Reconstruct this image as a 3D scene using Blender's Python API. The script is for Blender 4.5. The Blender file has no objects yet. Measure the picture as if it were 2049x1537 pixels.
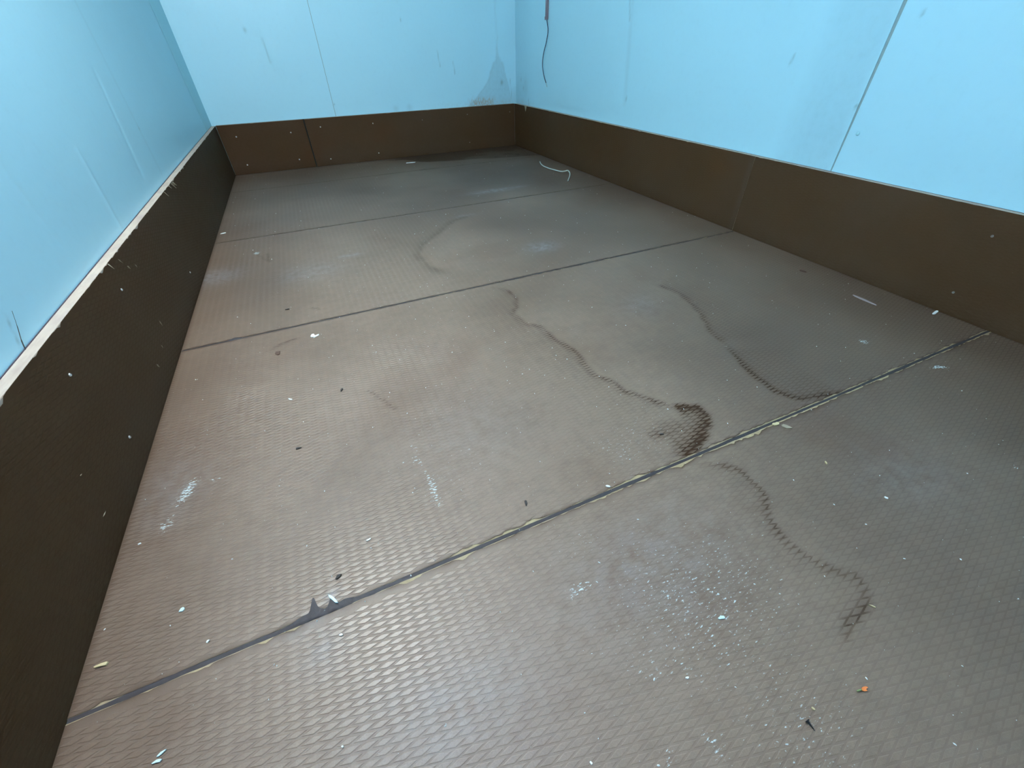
import bpy, bmesh, math, random
import numpy as np
from mathutils import Matrix, Vector

# ------------------------------------------------------------------ camera, world, lamp light, exposure
scene = bpy.context.scene
C = scene.collection
S = 0.66                                   # camera height above the floor in metres
FPX, CXP, CYP = 820.572, 1024.5, 768.5     # focal length and centre in pixels of the 2049 x 1537 frame
TH, RO, YA = 0.69164, -0.02674, 0.40547
CAM = np.array([0.73148, -5.48532, 1.0]) * S
fw = np.array([math.sin(YA) * math.cos(TH), math.cos(YA) * math.cos(TH), -math.sin(TH)])
r0 = np.array([math.cos(YA), -math.sin(YA), 0.0])
u0 = np.cross(r0, fw)
rt = r0 * math.cos(RO) + u0 * math.sin(RO)
up = -r0 * math.sin(RO) + u0 * math.cos(RO)
cam = bpy.data.cameras.new('camera')
camo = bpy.data.objects.new('camera', cam)
C.objects.link(camo)
cam.sensor_fit = 'HORIZONTAL'; cam.sensor_width = 36.0
cam.lens = FPX * 36.0 / 2049.0
cam.clip_start = 0.02
camo.matrix_world = Matrix(((rt[0], up[0], -fw[0], CAM[0]), (rt[1], up[1], -fw[1], CAM[1]),
                            (rt[2], up[2], -fw[2], CAM[2]), (0, 0, 0, 1)))
scene.camera = camo

world = bpy.data.worlds.new('world'); scene.world = world
world.use_nodes = True
bgn = world.node_tree.nodes['Background']
bgn.inputs['Color'].default_value = (0.62, 0.86, 1.0, 1)
bgn.inputs['Strength'].default_value = 0.3

LAMPS = [((0.25, -2.52, 1.86), 630.0, (1.0, 0.97, 0.92), 'white tube lamp on the ceiling above the left part of the room'),
         ((0.46, -3.22, 1.86), 120.0, (0.44, 0.54, 1.0), 'added dimmer bluish tube lamp by the entrance, put in for the floor sheen')]  # added unseen tube, only there to lay a bluish sheen on the floor

scene.view_settings.view_transform = 'Standard'
scene.view_settings.look = 'None'
scene.view_settings.exposure = 0.10
scene.view_settings.gamma = 1.0
scene.view_settings.use_curve_mapping = False

# ------------------------------------------------------------------ measures (metres; origin = inner back left floor corner)
W = 3.21952 * S            # inner width between the side boards
BH = 0.444 * S             # height of the boards
T = 0.0379 * S             # thickness of the boards
YF = -6.35 * S             # front end of the room
ZC = 1.95                  # ceiling
JOINTS = [0.0, -0.735 * S, -2.137 * S, -3.547 * S, -4.9426 * S, YF]
rng = np.random.default_rng(7)
random.seed(7)


def fl(px, py, z=0.0):
    """floor point (metres) under a measured point of the photograph"""
    d = fw + rt * (px - CXP) / FPX - up * (py - CYP) / FPX
    t = (z - CAM[2]) / d[2]
    p = CAM + t * d
    return np.array([p[0], p[1]])


def on(px, py, ax, v):
    d = fw + rt * (px - CXP) / FPX - up * (py - CYP) / FPX
    t = (v - CAM[ax]) / d[ax]
    return CAM + t * d


def lin(r, g, b):
    f = lambda c: (c / 255 / 12.92) if c / 255 <= 0.04045 else ((c / 255 + 0.055) / 1.055) ** 2.4
    return (f(r), f(g), f(b), 1.0)


# ------------------------------------------------------------------ numpy noise
def _hash(ix, iy, seed):
    h = (ix.astype(np.int64) * 374761393 + iy.astype(np.int64) * 668265263 + seed * 974634777) & 0x7fffffff
    h = ((h ^ (h >> 13)) * 1274126177) & 0x7fffffff
    return ((h ^ (h >> 16)) & 0xffff) / 65535.0


def vnoise(x, y, scale, seed=0):
    x = np.asarray(x) / scale; y = np.asarray(y) / scale
    ix = np.floor(x); iy = np.floor(y)
    fx = x - ix; fy = y - iy
    fx = fx * fx * (3 - 2 * fx); fy = fy * fy * (3 - 2 * fy)
    a = _hash(ix, iy, seed); b = _hash(ix + 1, iy, seed)
    c = _hash(ix, iy + 1, seed); d = _hash(ix + 1, iy + 1, seed)
    return a + (b - a) * fx + (c - a) * fy + (a - b - c + d) * fx * fy


def fbm(x, y, scale, seed=0, n=3):
    t = 0; a = 0.5; s = 0
    for i in range(n):
        t = t + a * vnoise(x, y, scale / 2 ** i, seed + i * 17); s += a; a *= 0.55
    return t / s


def smooth(a, b, x):
    t = np.clip((x - a) / (b - a), 0, 1)
    return t * t * (3 - 2 * t)


# ------------------------------------------------------------------ mesh helpers
def link(name, me, mat=None, parent=None):
    o = bpy.data.objects.new(name, me)
    C.objects.link(o)
    if mat is not None and me is not None:
        if not me.materials:
            me.materials.append(mat)
    if parent is not None:
        o.parent = parent
    return o


def mesh(name, verts, faces, mat, parent=None, smooth_shade=False):
    me = bpy.data.meshes.new(name)
    me.from_pydata([tuple(map(float, v)) for v in verts], [], [tuple(int(i) for i in f) for f in faces])
    me.update()
    if smooth_shade:
        me.polygons.foreach_set('use_smooth', [True] * len(me.polygons))
    return link(name, me, mat, parent)


def fast_mesh(name, verts, quads, mat, parent=None, attrs=None, smooth_shade=False):
    """verts (n,3), quads (m,4) as numpy; attrs: {name: per point float array}"""
    me = bpy.data.meshes.new(name)
    n, m = len(verts), len(quads)
    me.vertices.add(n)
    me.vertices.foreach_set('co', np.asarray(verts, np.float32).ravel())
    me.loops.add(m * 4)
    me.loops.foreach_set('vertex_index', np.asarray(quads, np.int32).ravel())
    me.polygons.add(m)
    me.polygons.foreach_set('loop_start', np.arange(0, m * 4, 4, dtype=np.int32))
    me.update(calc_edges=True)
    me.validate()
    me.polygons.foreach_set('use_smooth', np.full(len(me.polygons), smooth_shade))
    for k, v in (attrs or {}).items():
        a = me.attributes.new(k, 'FLOAT', 'POINT')
        a.data.foreach_set('value', np.asarray(v, np.float32))
    return link(name, me, mat, parent)


def box(name, lo, hi, mat, parent=None, bevel=0.0):
    bm = bmesh.new()
    bmesh.ops.create_cube(bm, size=1.0)
    for v in bm.verts:
        v.co = Vector([(lo[i] + hi[i]) / 2 + v.co[i] * (hi[i] - lo[i]) for i in range(3)])
    if bevel > 0:
        bmesh.ops.bevel(bm, geom=bm.edges[:], offset=bevel, segments=2, affect='EDGES')
    me = bpy.data.meshes.new(name); bm.to_mesh(me); bm.free()
    return link(name, me, mat, parent)


def tube(name, pts, rad, mat, parent=None, seg=10, closed_caps=True):
    pts = [Vector(p) for p in pts]
    # Catmull-Rom refinement
    fine = []
    P = [pts[0]] + pts + [pts[-1]]
    for i in range(1, len(P) - 2):
        for k in range(6):
            t = k / 6
            a, b, c, d = P[i - 1], P[i], P[i + 1], P[i + 2]
            fine.append(0.5 * ((2 * b) + (c - a) * t + (2 * a - 5 * b + 4 * c - d) * t * t + (3 * b - a - 3 * c + d) * t ** 3))
    fine.append(pts[-1])
    vs, fs = [], []
    n0 = None
    for i, p in enumerate(fine):
        d = (fine[min(i + 1, len(fine) - 1)] - fine[max(i - 1, 0)]).normalized()
        if n0 is None:
            n0 = d.orthogonal().normalized()
        n0 = (n0 - d * n0.dot(d)).normalized()
        b = d.cross(n0)
        r = rad[min(int(i * len(rad) / len(fine)), len(rad) - 1)] if isinstance(rad, (list, tuple)) else rad
        for k in range(seg):
            a = 2 * math.pi * k / seg
            vs.append(p + (n0 * math.cos(a) + b * math.sin(a)) * r)
    for i in range(len(fine) - 1):
        for k in range(seg):
            fs.append((i * seg + k, i * seg + (k + 1) % seg, (i + 1) * seg + (k + 1) % seg, (i + 1) * seg + k))
    if closed_caps:
        fs.append(tuple(range(seg))[::-1]); fs.append(tuple(range((len(fine) - 1) * seg, len(fine) * seg)))
    return mesh(name, vs, fs, mat, parent, True)


def tag(o, label, cat, group=None, kind=None):
    o['label'] = label; o['category'] = cat
    if group: o['group'] = group
    if kind: o['kind'] = kind
    return o


# ------------------------------------------------------------------ materials
def mat_new(name):
    m = bpy.data.materials.new(name); m.use_nodes = True
    nt = m.node_tree
    return m, nt, nt.nodes['Principled BSDF'], nt.nodes, nt.links


def plain(name, col, rough=0.5, spec=0.5, metal=0.0, noise=0.15, scale=60.0, bump=0.0):
    m, nt, b, N, L = mat_new(name)
    tc = N.new('ShaderNodeTexCoord')
    nz = N.new('ShaderNodeTexNoise'); nz.inputs['Scale'].default_value = scale; nz.inputs['Detail'].default_value = 4
    L.new(tc.outputs['Object'], nz.inputs['Vector'])
    mx = N.new('ShaderNodeMix'); mx.data_type = 'RGBA'
    mx.inputs[6].default_value = tuple(c * (1 - noise) for c in col[:3]) + (1,)
    mx.inputs[7].default_value = tuple(min(1, c * (1 + noise)) for c in col[:3]) + (1,)
    L.new(nz.outputs['Fac'], mx.inputs[0]); L.new(mx.outputs[2], b.inputs['Base Color'])
    b.inputs['Roughness'].default_value = rough
    b.inputs['Metallic'].default_value = metal
    b.inputs['Specular IOR Level'].default_value = spec
    if bump:
        bp = N.new('ShaderNodeBump'); bp.inputs['Strength'].default_value = bump; bp.inputs['Distance'].default_value = 0.001
        L.new(nz.outputs['Fac'], bp.inputs['Height']); L.new(bp.outputs['Normal'], b.inputs['Normal'])
    return m


class NT:
    """small helper for node math"""
    def __init__(s, nt): s.N, s.L = nt.nodes, nt.links
    def put(s, sock, v):
        if hasattr(v, 'is_linked') or hasattr(v, 'links'): s.L.new(v, sock)
        else: sock.default_value = v
    def m(s, op, a, b=0.0, clamp=False):
        n = s.N.new('ShaderNodeMath'); n.operation = op; n.use_clamp = clamp
        s.put(n.inputs[0], a); s.put(n.inputs[1], b); return n.outputs[0]
    def mix(s, f, a, b, mode='MIX'):
        n = s.N.new('ShaderNodeMix'); n.data_type = 'RGBA'; n.blend_type = mode
        s.put(n.inputs[0], f); s.put(n.inputs[6], a); s.put(n.inputs[7], b); return n.outputs[2]
    def noise(s, vec, scale, detail=4, rough=0.55):
        n = s.N.new('ShaderNodeTexNoise'); n.inputs['Scale'].default_value = scale
        n.inputs['Detail'].default_value = detail; n.inputs['Roughness'].default_value = rough
        s.L.new(vec, n.inputs['Vector']); return n.outputs['Fac']
    def ramp(s, v, lo, hi):
        n = s.N.new('ShaderNodeMapRange'); n.clamp = True; n.interpolation_type = 'SMOOTHSTEP'
        s.put(n.inputs['Value'], v); s.put(n.inputs['From Min'], lo); s.put(n.inputs['From Max'], hi); return n.outputs['Result']
    def attr(s, name):
        n = s.N.new('ShaderNodeAttribute'); n.attribute_name = name; return n.outputs['Fac']
    def mapping(s, vec, scale):
        n = s.N.new('ShaderNodeMapping'); n.inputs['Scale'].default_value = scale; s.L.new(vec, n.inputs['Vector']); return n.outputs[0]


def film_material(name, base, dustcol, floor=True):
    """brown phenolic film of the plywood, with its dirt, stains and scuffs as attributes"""
    m, nt, b, N, L = mat_new(name)
    h = NT(nt)
    pos = N.new('ShaderNodeNewGeometry').outputs['Position']
    mott = h.noise(pos, 5.0, 5, 0.6)
    mid = h.noise(pos, 38.0, 5, 0.6)
    fine = h.noise(pos, 420.0, 3, 0.6)
    grain = h.noise(pos, 1300.0, 2, 0.5)
    c0 = h.mix(mott, tuple(x * 0.82 for x in base[:3]) + (1,), tuple(x * 1.15 for x in base[:3]) + (1,))
    # greyish-olive dust film; on the floor it also carries painted lamp falloff
    dust_and_light = h.m('MULTIPLY', h.attr('dust_and_light'), h.m('ADD', 0.55, h.m('MULTIPLY', mid, 0.9)), True)
    c1 = h.mix(dust_and_light, c0, dustcol)
    # rusty warm drift
    warm = h.m('MULTIPLY', h.ramp(h.noise(pos, 3.1, 3), 0.52, 0.75), 0.30)
    c1 = h.mix(warm, c1, (base[0] * 1.25, base[1] * 0.92, base[2] * 0.66, 1))
    # pale bluish patches
    pale = h.m('MULTIPLY', h.attr('pale'), h.ramp(mid, 0.25, 0.75))
    c2 = h.mix(pale, c1, lin(150, 155, 160))
    # water tide marks
    tide = h.m('MULTIPLY', h.attr('tide'), h.m('ADD', 0.75, h.m('MULTIPLY', fine, 0.5)), True)
    c3 = h.mix(tide, c2, (base[0] * 0.48, base[1] * 0.40, base[2] * 0.28, 1), 'MIX')
    # grain speckle
    c3 = h.mix(h.m('MULTIPLY', h.ramp(grain, 0.35, 0.8), 0.28), c3, tuple(x * 0.45 for x in base[:3]) + (1,))
    # white scuffs: fine streaky noise cut by the scuff value
    sc = h.attr('scuff')
    streak = h.noise(h.mapping(pos, (140.0, 330.0, 200.0)), 1.0, 4, 0.65)
    thr = h.m('SUBTRACT', 0.86, h.m('MULTIPLY', sc, 0.5))
    smask = h.m('MULTIPLY', h.ramp(h.m('SUBTRACT', streak, thr), 0.0, 0.10), h.ramp(sc, 0.02, 0.2))
    c4 = h.mix(h.m('MULTIPLY', smask, 0.85), c3, lin(205, 222, 222))
    L.new(c4, b.inputs['Base Color'])
    top = h.attr('top')
    ro = h.m('ADD', 0.44 if floor else 0.55, h.m('MULTIPLY', mid, 0.16))
    ro = h.m('SUBTRACT', ro, h.m('MULTIPLY', top, 0.17))
    ro = h.m('ADD', ro, h.m('MULTIPLY', smask, 0.3), True)
    L.new(ro, b.inputs['Roughness'])
    # grimy, damp patches are duller than the clean film
    L.new(h.m('MULTIPLY', 0.45 if floor else 0.15, h.m('SUBTRACT', 1.0, h.m('MULTIPLY', tide, 0.75))), b.inputs['Specular IOR Level'])
    bp = N.new('ShaderNodeBump'); bp.inputs['Strength'].default_value = 0.22; bp.inputs['Distance'].default_value = 0.0006
    L.new(h.m('ADD', h.m('MULTIPLY', fine, 0.7), h.m('MULTIPLY', grain, 0.4)), bp.inputs['Height'])
    L.new(bp.outputs['Normal'], b.inputs['Normal'])
    return m


def wall_material():
    m, nt, b, N, L = mat_new('wall_paint')
    h = NT(nt)
    pos = N.new('ShaderNodeNewGeometry').outputs['Position']
    a = h.noise(pos, 2.2, 4); f = h.noise(pos, 45.0, 4, 0.6); g = h.noise(pos, 900.0, 2)
    base = h.mix(a, (0.405, 0.745, 0.880, 1), (0.435, 0.770, 0.900, 1))
    base = h.mix(h.m('MULTIPLY', h.ramp(f, 0.5, 0.9), 0.12), base, (0.30, 0.56, 0.66, 1))
    grime_and_shade = h.m('MULTIPLY', h.attr('grime_and_shade'), h.m('ADD', 0.65, h.m('MULTIPLY', f, 0.6)), True)
    base = h.mix(grime_and_shade, base, (0.20, 0.33, 0.40, 1))
    rust = h.m('MULTIPLY', h.attr('rust'), h.ramp(h.noise(h.mapping(pos, (160, 160, 40)), 1.0, 4), 0.38, 0.62))
    base = h.mix(rust, base, (0.36, 0.30, 0.22, 1))
    mark = h.m('MULTIPLY', h.attr('mark'), 1.0, True)
    base = h.mix(mark, base, (0.06, 0.10, 0.13, 1))
    L.new(base, b.inputs['Base Color'])
    b.inputs['Roughness'].default_value = 0.42
    b.inputs['Specular IOR Level'].default_value = 0.4
    bp = N.new('ShaderNodeBump'); bp.inputs['Strength'].default_value = 0.12; bp.inputs['Distance'].default_value = 0.0008
    L.new(h.m('ADD', h.m('MULTIPLY', f, 1.0), h.m('MULTIPLY', g, 0.25)), bp.inputs['Height'])
    L.new(bp.outputs['Normal'], b.inputs['Normal'])
    return m


def ply_material(name, ca, cb):
    m, nt, b, N, L = mat_new(name)
    h = NT(nt)
    pos = N.new('ShaderNodeNewGeometry').outputs['Position']
    f = h.noise(h.mapping(pos, (60, 14, 60)), 1.0, 5, 0.65)
    g = h.noise(pos, 9.0, 3)
    c = h.mix(f, ca, cb)
    c = h.mix(h.m('MULTIPLY', h.ramp(g, 0.5, 0.75), 0.4), c, lin(120, 108, 110))
    L.new(c, b.inputs['Base Color'])
    b.inputs['Roughness'].default_value = 0.75
    bp = N.new('ShaderNodeBump'); bp.inputs['Strength'].default_value = 0.4; bp.inputs['Distance'].default_value = 0.001
    L.new(f, bp.inputs['Height']); L.new(bp.outputs['Normal'], b.inputs['Normal'])
    return m


M_FLOOR = film_material('floor_film', (0.080, 0.047, 0.029), (0.225, 0.162, 0.115, 1), True)
M_BOARD = film_material('board_film', (0.062, 0.030, 0.010), (0.072, 0.047, 0.029, 1), False)
M_WALL = wall_material()
M_PLY = ply_material('plywood_edge', lin(138, 124, 110), lin(196, 184, 168))
M_CORE = ply_material('floor_sheet_core', lin(120, 100, 74), lin(188, 172, 132))
M_SEAL = plain('joint_sealant', lin(50, 45, 47), 0.65, 0.4, noise=0.35, scale=120, bump=0.4)
M_SUB = plain('subfloor_concrete', (0.03, 0.027, 0.025, 1), 0.9)
M_SEAM = plain('seam_shadow_filler', (0.22, 0.34, 0.36, 1), 0.7)
M_CEIL = plain('ceiling_paint', (0.62, 0.80, 0.86, 1), 0.6, noise=0.05, scale=4)
M_SCREW = plain('screw_zinc', (0.62, 0.63, 0.62, 1), 0.35, metal=0.6)
M_SCREWD = plain('screw_tarnished', (0.20, 0.18, 0.17, 1), 0.5, metal=0.4)
M_DARK = plain('dark_screw_slot', (0.04, 0.04, 0.04, 1), 0.6)
M_FLAKE = plain('white_paint_flake', (0.80, 0.86, 0.84, 1), 0.55, noise=0.08)
M_FLAKEB = plain('pale_blue_flake', (0.60, 0.80, 0.84, 1), 0.5, noise=0.1)
M_WOOD = plain('raw_wood_splinter', lin(200, 185, 140), 0.7, noise=0.2)
M_WOODD = plain('grey_wood_splinter', lin(150, 140, 118), 0.7, noise=0.2)
M_GRIT = plain('dark_grit', lin(52, 48, 44), 0.8, noise=0.3)
M_BROWN = plain('brown_film_scrap', lin(80, 58, 46), 0.6, noise=0.2)
M_BLACK = plain('blackened_steel', (0.015, 0.015, 0.018, 1), 0.45, metal=0.3)
M_ORANGE = plain('orange_leaf', (0.75, 0.22, 0.05, 1), 0.6, noise=0.25, scale=300)
M_GREEN = plain('green_stalk', (0.20, 0.26, 0.10, 1), 0.6)
M_WIREW = plain('white_insulation', lin(178, 190, 180), 0.5, noise=0.1)
M_WIREB = plain('blue_black_insulation', lin(28, 48, 78), 0.5, noise=0.1)
M_COND = plain('grey_conduit', lin(120, 108, 118), 0.5, noise=0.12)
M_COPPER = plain('bare_wire_end', lin(180, 186, 178), 0.4, metal=0.5)
M_STRIP = plain('pinkish_plastic', lin(150, 138, 138), 0.5, noise=0.1)
M_LAMPB = plain('lamp_housing', (0.75, 0.77, 0.78, 1), 0.4)
M_SILV = plain('painted_trim', (0.34, 0.66, 0.76, 1), 0.45, noise=0.06)

# ------------------------------------------------------------------ stains, wear and painted light falloff on the floor (world positions)
POLY = lambda L: np.array([fl(*p) for p in L])
TIDES = [  # polyline, side (+1 left of travel), line strength, line width, inner fade length, inner strength
    (POLY([(985, 574), (1020, 582), (1037, 595), (1036, 612), (1026, 628), (1050, 648), (1078, 650), (1098, 668), (1122, 684),
           (1160, 706), (1172, 726), (1190, 748), (1220, 760), (1248, 782), (1290, 792), (1322, 806), (1345, 812)]), -1, 0.50, 0.007, 0.10, 0.20),
    (POLY([(1345, 812), (1372, 812), (1400, 813), (1414, 830), (1420, 852), (1412, 872), (1392, 898), (1355, 915)]), -1, 1.15, 0.008, 0.055, 0.85),
    (POLY([(1405, 924), (1450, 928), (1490, 945), (1512, 965), (1530, 990), (1540, 1020), (1552, 1050), (1565, 1075),
           (1600, 1110), (1660, 1135), (1710, 1150), (1745, 1190), (1735, 1230), (1700, 1262), (1690, 1300)]), -1, 0.60, 0.006, 0.05, 0.12),
    (POLY([(1310, 570), (1345, 580), (1375, 600), (1403, 628), (1415, 660), (1450, 690)]), 1, 0.45, 0.008, 0.12, 0.22),
    (POLY([(1450, 690), (1478, 725), (1515, 758), (1550, 782), (1590, 797), (1640, 797), (1690, 780)]), 1, 0.85, 0.006, 0.10, 0.28),
    (POLY([(950, 428), (905, 445), (880, 466), (845, 492), (838, 512), (862, 535), (905, 548)]), -1, 0.26, 0.016, 0.12, 0.20),
    (POLY([(545, 700), (552, 692), (600, 676)]), -1, 0.5, 0.004, 0.01, 0.1),
    (POLY([(1300, 880), (1360, 860), (1400, 880)]), 1, 0.35, 0.02, 0.03, 0.2),
]
SCUFFS = [  # px, half sizes mm (x, y), rotation deg, strength
    ((513, 507), 16, 22, 20, 1.0), ((374, 985), 16, 46, -20, 0.95), ((335, 1050), 14, 26, -20, 0.9), ((430, 960), 12, 9, 0, 0.8),
    ((335, 970), 8, 8, 0, 0.6), ((1728, 684), 14, 16, 10, 1.0), ((1880, 735), 30, 9, -25, 1.0), ((1700, 690), 8, 8, 0, 0.6),
    ((1158, 1180), 34, 16, 10, 0.72), ((1165, 1090), 60, 50, 0, 0.50), ((1300, 1090), 120, 80, 0, 0.46), ((1420, 1130), 110, 80, 0, 0.46), ((1400, 1200), 260, 200, 0, 0.55), ((1250, 890), 200, 120, 0, 0.50), ((900, 950), 220, 160, 0, 0.44), ((1600, 1450), 160, 140, 0, 0.50),
    ((1480, 1220), 80, 80, 0, 0.50), ((1330, 1215), 60, 50, 0, 0.45), ((1300, 1330), 70, 40, 0, 0.52), ((1425, 1490), 8, 26, 10, 0.85),
    ((1335, 1515), 8, 20, -25, 0.75), ((1500, 1440), 40, 30, 0, 0.5), ((1565, 1215), 60, 40, 0, 0.5), ((1280, 840), 50, 40, 0, 0.5),
    ((1160, 820), 40, 40, 0, 0.42), ((760, 785), 20, 14, 0, 0.5), ((752, 705), 9, 6, 0, 0.8), ((2032, 935), 10, 8, 0, 0.9),
    ((1750, 1130), 60, 40, 0, 0.36), ((1950, 1060), 40, 20, 0, 0.36), ((1660, 1490), 30, 30, 0, 0.5), ((850, 1310), 60, 40, 0, 0.32),
    ((860, 960), 70, 60, 0, 0.36), ((960, 880), 70, 60, 0, 0.36), ((640, 1220), 8, 12, 0, 0.0), ((1000, 1250), 50, 30, 0, 0.4),
    ((620, 1290), 40, 20, 0, 0.4), ((990, 580), 30, 12, 0, 0.4), ((1565, 1310), 50, 40, 0, 0.4), ((1870, 1380), 90, 60, 0, 0.3),
    ((830, 928), 5, 9, 0, 0.7), ((1138, 602), 14, 5, 0, 0.7),
]
PALES = [((430, 555), 90, 70, 0.5), ((985, 382), 150, 34, 0.55), ((1035, 374), 60, 20, 0.5), ((1085, 494), 70, 50, 0.5), ((700, 512), 40, 20, 0.55),
         ((1810, 950), 110, 70, 0.15), ((620, 545), 120, 80, 0.25), ((930, 432), 60, 22, 0.4), ((1280, 610), 80, 60, 0.15),
         ((960, 860), 140, 110, 0.12), ((900, 1420), 120, 60, 0.25), ((1300, 1130), 160, 90, 0.22), ((665, 1190), 7, 9, 0.9),
         ((620, 1250), 40, 18, 0.3), ((650, 1300), 30, 30, 0.3), ((350, 980), 60, 90, 0.18)]
SCRATCH = [  # polylines, 'scuff' or 'tide', width mm, strength
    ([(820, 893), (842, 925), (862, 965), (880, 1012)], 's', 4.0, 0.85),
    ([(738, 782), (765, 800), (790, 818)], 't', 3.0, 0.75),
    ([(1795, 505), (1830, 520), (1860, 540)], 's', 3.0, 0.4),
    ([(1908, 715), (1960, 735)], 's', 3.0, 0.5),
    ([(508, 505), (535, 522)], 't', 4.0, 0.5), ([(534, 508), (540, 524)], 't', 5.0, 0.6),
    ([(625, 616), (640, 619)], 't', 4.0, 0.6),
    ([(1540, 1430), (1640, 1420), (1700, 1405)], 's', 5.0, 0.45), ([(1500, 1465), (1680, 1462)], 's', 5.0, 0.4),
    ([(1635, 1465), (1650, 1430)], 's', 5.0, 0.4), ([(1275, 1365), (1300, 1350), (1345, 1330)], 's', 5.0, 0.55),
    ([(1385, 1140), (1300, 1180), (1180, 1200)], 's', 4.0, 0.4),
]


def seg_dist(px, py, poly):
    best = np.full(px.shape, 1e9); side = np.zeros(px.shape); tpar = np.zeros(px.shape)
    for i in range(len(poly) - 1):
        a, b = poly[i], poly[i + 1]
        d = b - a; l2 = d @ d
        t = np.clip(((px - a[0]) * d[0] + (py - a[1]) * d[1]) / l2, 0, 1)
        dx = px - (a[0] + t * d[0]); dy = py - (a[1] + t * d[1])
        dist = np.hypot(dx, dy)
        cr = d[0] * (py - a[1]) - d[1] * (px - a[0])
        k = dist < best
        best[k] = dist[k]; side[k] = np.sign(cr[k]); tpar[k] = (i + t[k]) / (len(poly) - 1)
    return best, side, tpar


def floor_marks(x, y):
    """tide, scuff, pale and dust values of points on the floor"""
    n = len(x)
    tide = np.zeros(n); scuff = np.zeros(n); pale = np.zeros(n)
    jx = x + 0.016 * (fbm(x, y, 0.05, 3) - 0.5); jy = y + 0.020 * (fbm(x, y, 0.045, 9) - 0.5)
    for poly, sd, s, w, fade, si in TIDES:
        lo = poly.min(0) - 0.25; hi = poly.max(0) + 0.25
        k = np.where((x > lo[0]) & (x < hi[0]) & (y > lo[1]) & (y < hi[1]))[0]
        if not len(k): continue
        d, side, t = seg_dist(jx[k], jy[k], poly)
        ends = smooth(0, 0.08, t) * smooth(0, 0.08, 1 - t)
        br = 0.45 + 0.75 * vnoise(x[k], y[k], 0.03, 21)
        ins = (side == sd)
        v = s * br * np.exp(-(d / w) ** 2 * np.where(ins, 0.35, 1.6)) + si * np.where(ins, np.exp(-d / fade), 0) * (0.3 + 0.7 * ends)
        tide[k] = np.maximum(tide[k], 1.35 * v * (0.25 + 0.75 * ends))
    # damp brown band along the back board, widest towards the right corner
    bx = np.interp(x, [0.0, 0.55, 0.95, 1.15, 1.25, 1.45, 1.8, 2.12], [0.02, 0.03, 0.05, 0.09, 0.24, 0.30, 0.40, 0.47])
    bx = bx + 0.05 * (fbm(x, y, 0.12, 31) - 0.5)
    damp = smooth(0.014, -0.014, -y - bx) * np.interp(x, [0, 0.9, 1.2, 2.12], [0.35, 0.45, 0.9, 0.97])
    tide = np.maximum(tide, damp)
    # darker tone along the side boards, broader on the right
    tide = np.maximum(tide, 0.55 * np.exp(-np.abs(x) / 0.010)); tide = np.maximum(tide, 0.6 * np.exp(-np.abs(W - x) / 0.012))
    edge = np.exp(-np.abs(W - x) / 0.14) * (0.25 + 0.4 * fbm(x, y, 0.2, 77))
    tide = np.maximum(tide, 0.62 * edge)
    for (c, sx, sy, rot, s) in SCUFFS:
        c = fl(*c); a = math.radians(rot)
        dx, dy = x - c[0], y - c[1]
        u = (dx * math.cos(a) + dy * math.sin(a)) / (sx * 1e-3); v = (-dx * math.sin(a) + dy * math.cos(a)) / (sy * 1e-3)
        scuff = np.maximum(scuff, s * np.exp(-(u * u + v * v) * 0.8))
    for (c, sx, sy, s) in PALES:
        c = fl(*c)
        u = (x - c[0]) / (sx * 1e-3); v = (y - c[1]) / (sy * 1e-3)
        pale = np.maximum(pale, s * np.exp(-(u * u + v * v)))
    for (pl, kind, w, s) in SCRATCH:
        pl = POLY(pl)
        lo = pl.min(0) - 0.03; hi = pl.max(0) + 0.03
        k = np.where((x > lo[0]) & (x < hi[0]) & (y > lo[1]) & (y < hi[1]))[0]
        if not len(k): continue
        d, _, t = seg_dist(x[k], y[k], pl)
        v = s * np.exp(-(d / (w * 1e-3)) ** 2)
        if kind == 's': scuff[k] = np.maximum(scuff[k], v)
        else: tide[k] = np.maximum(tide[k], v)
    scuff = np.maximum(scuff, 0.14 + 0.16 * fbm(x, y, 0.25, 51))
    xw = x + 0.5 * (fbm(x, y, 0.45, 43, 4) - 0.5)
    tread = smooth(1.35, 0.78, xw) * (0.35 + 0.65 * smooth(0.0, 0.55, xw)) * smooth(-1.0, -2.7, y)  # paler middle band: traffic dust, with the lamp's falloff painted in
    dust_and_light = np.clip((0.15 + 0.45 * tread) + 0.8 * (fbm(x, y, 0.5, 41, 4) - 0.25), 0, 1)
    return tide, scuff, pale, dust_and_light


# ------------------------------------------------------------------ diamond tread (expanded-mesh imprint pressed into the film)
LX, LY = 0.0396, 0.0095       # diagonals of one mesh cell


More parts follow.
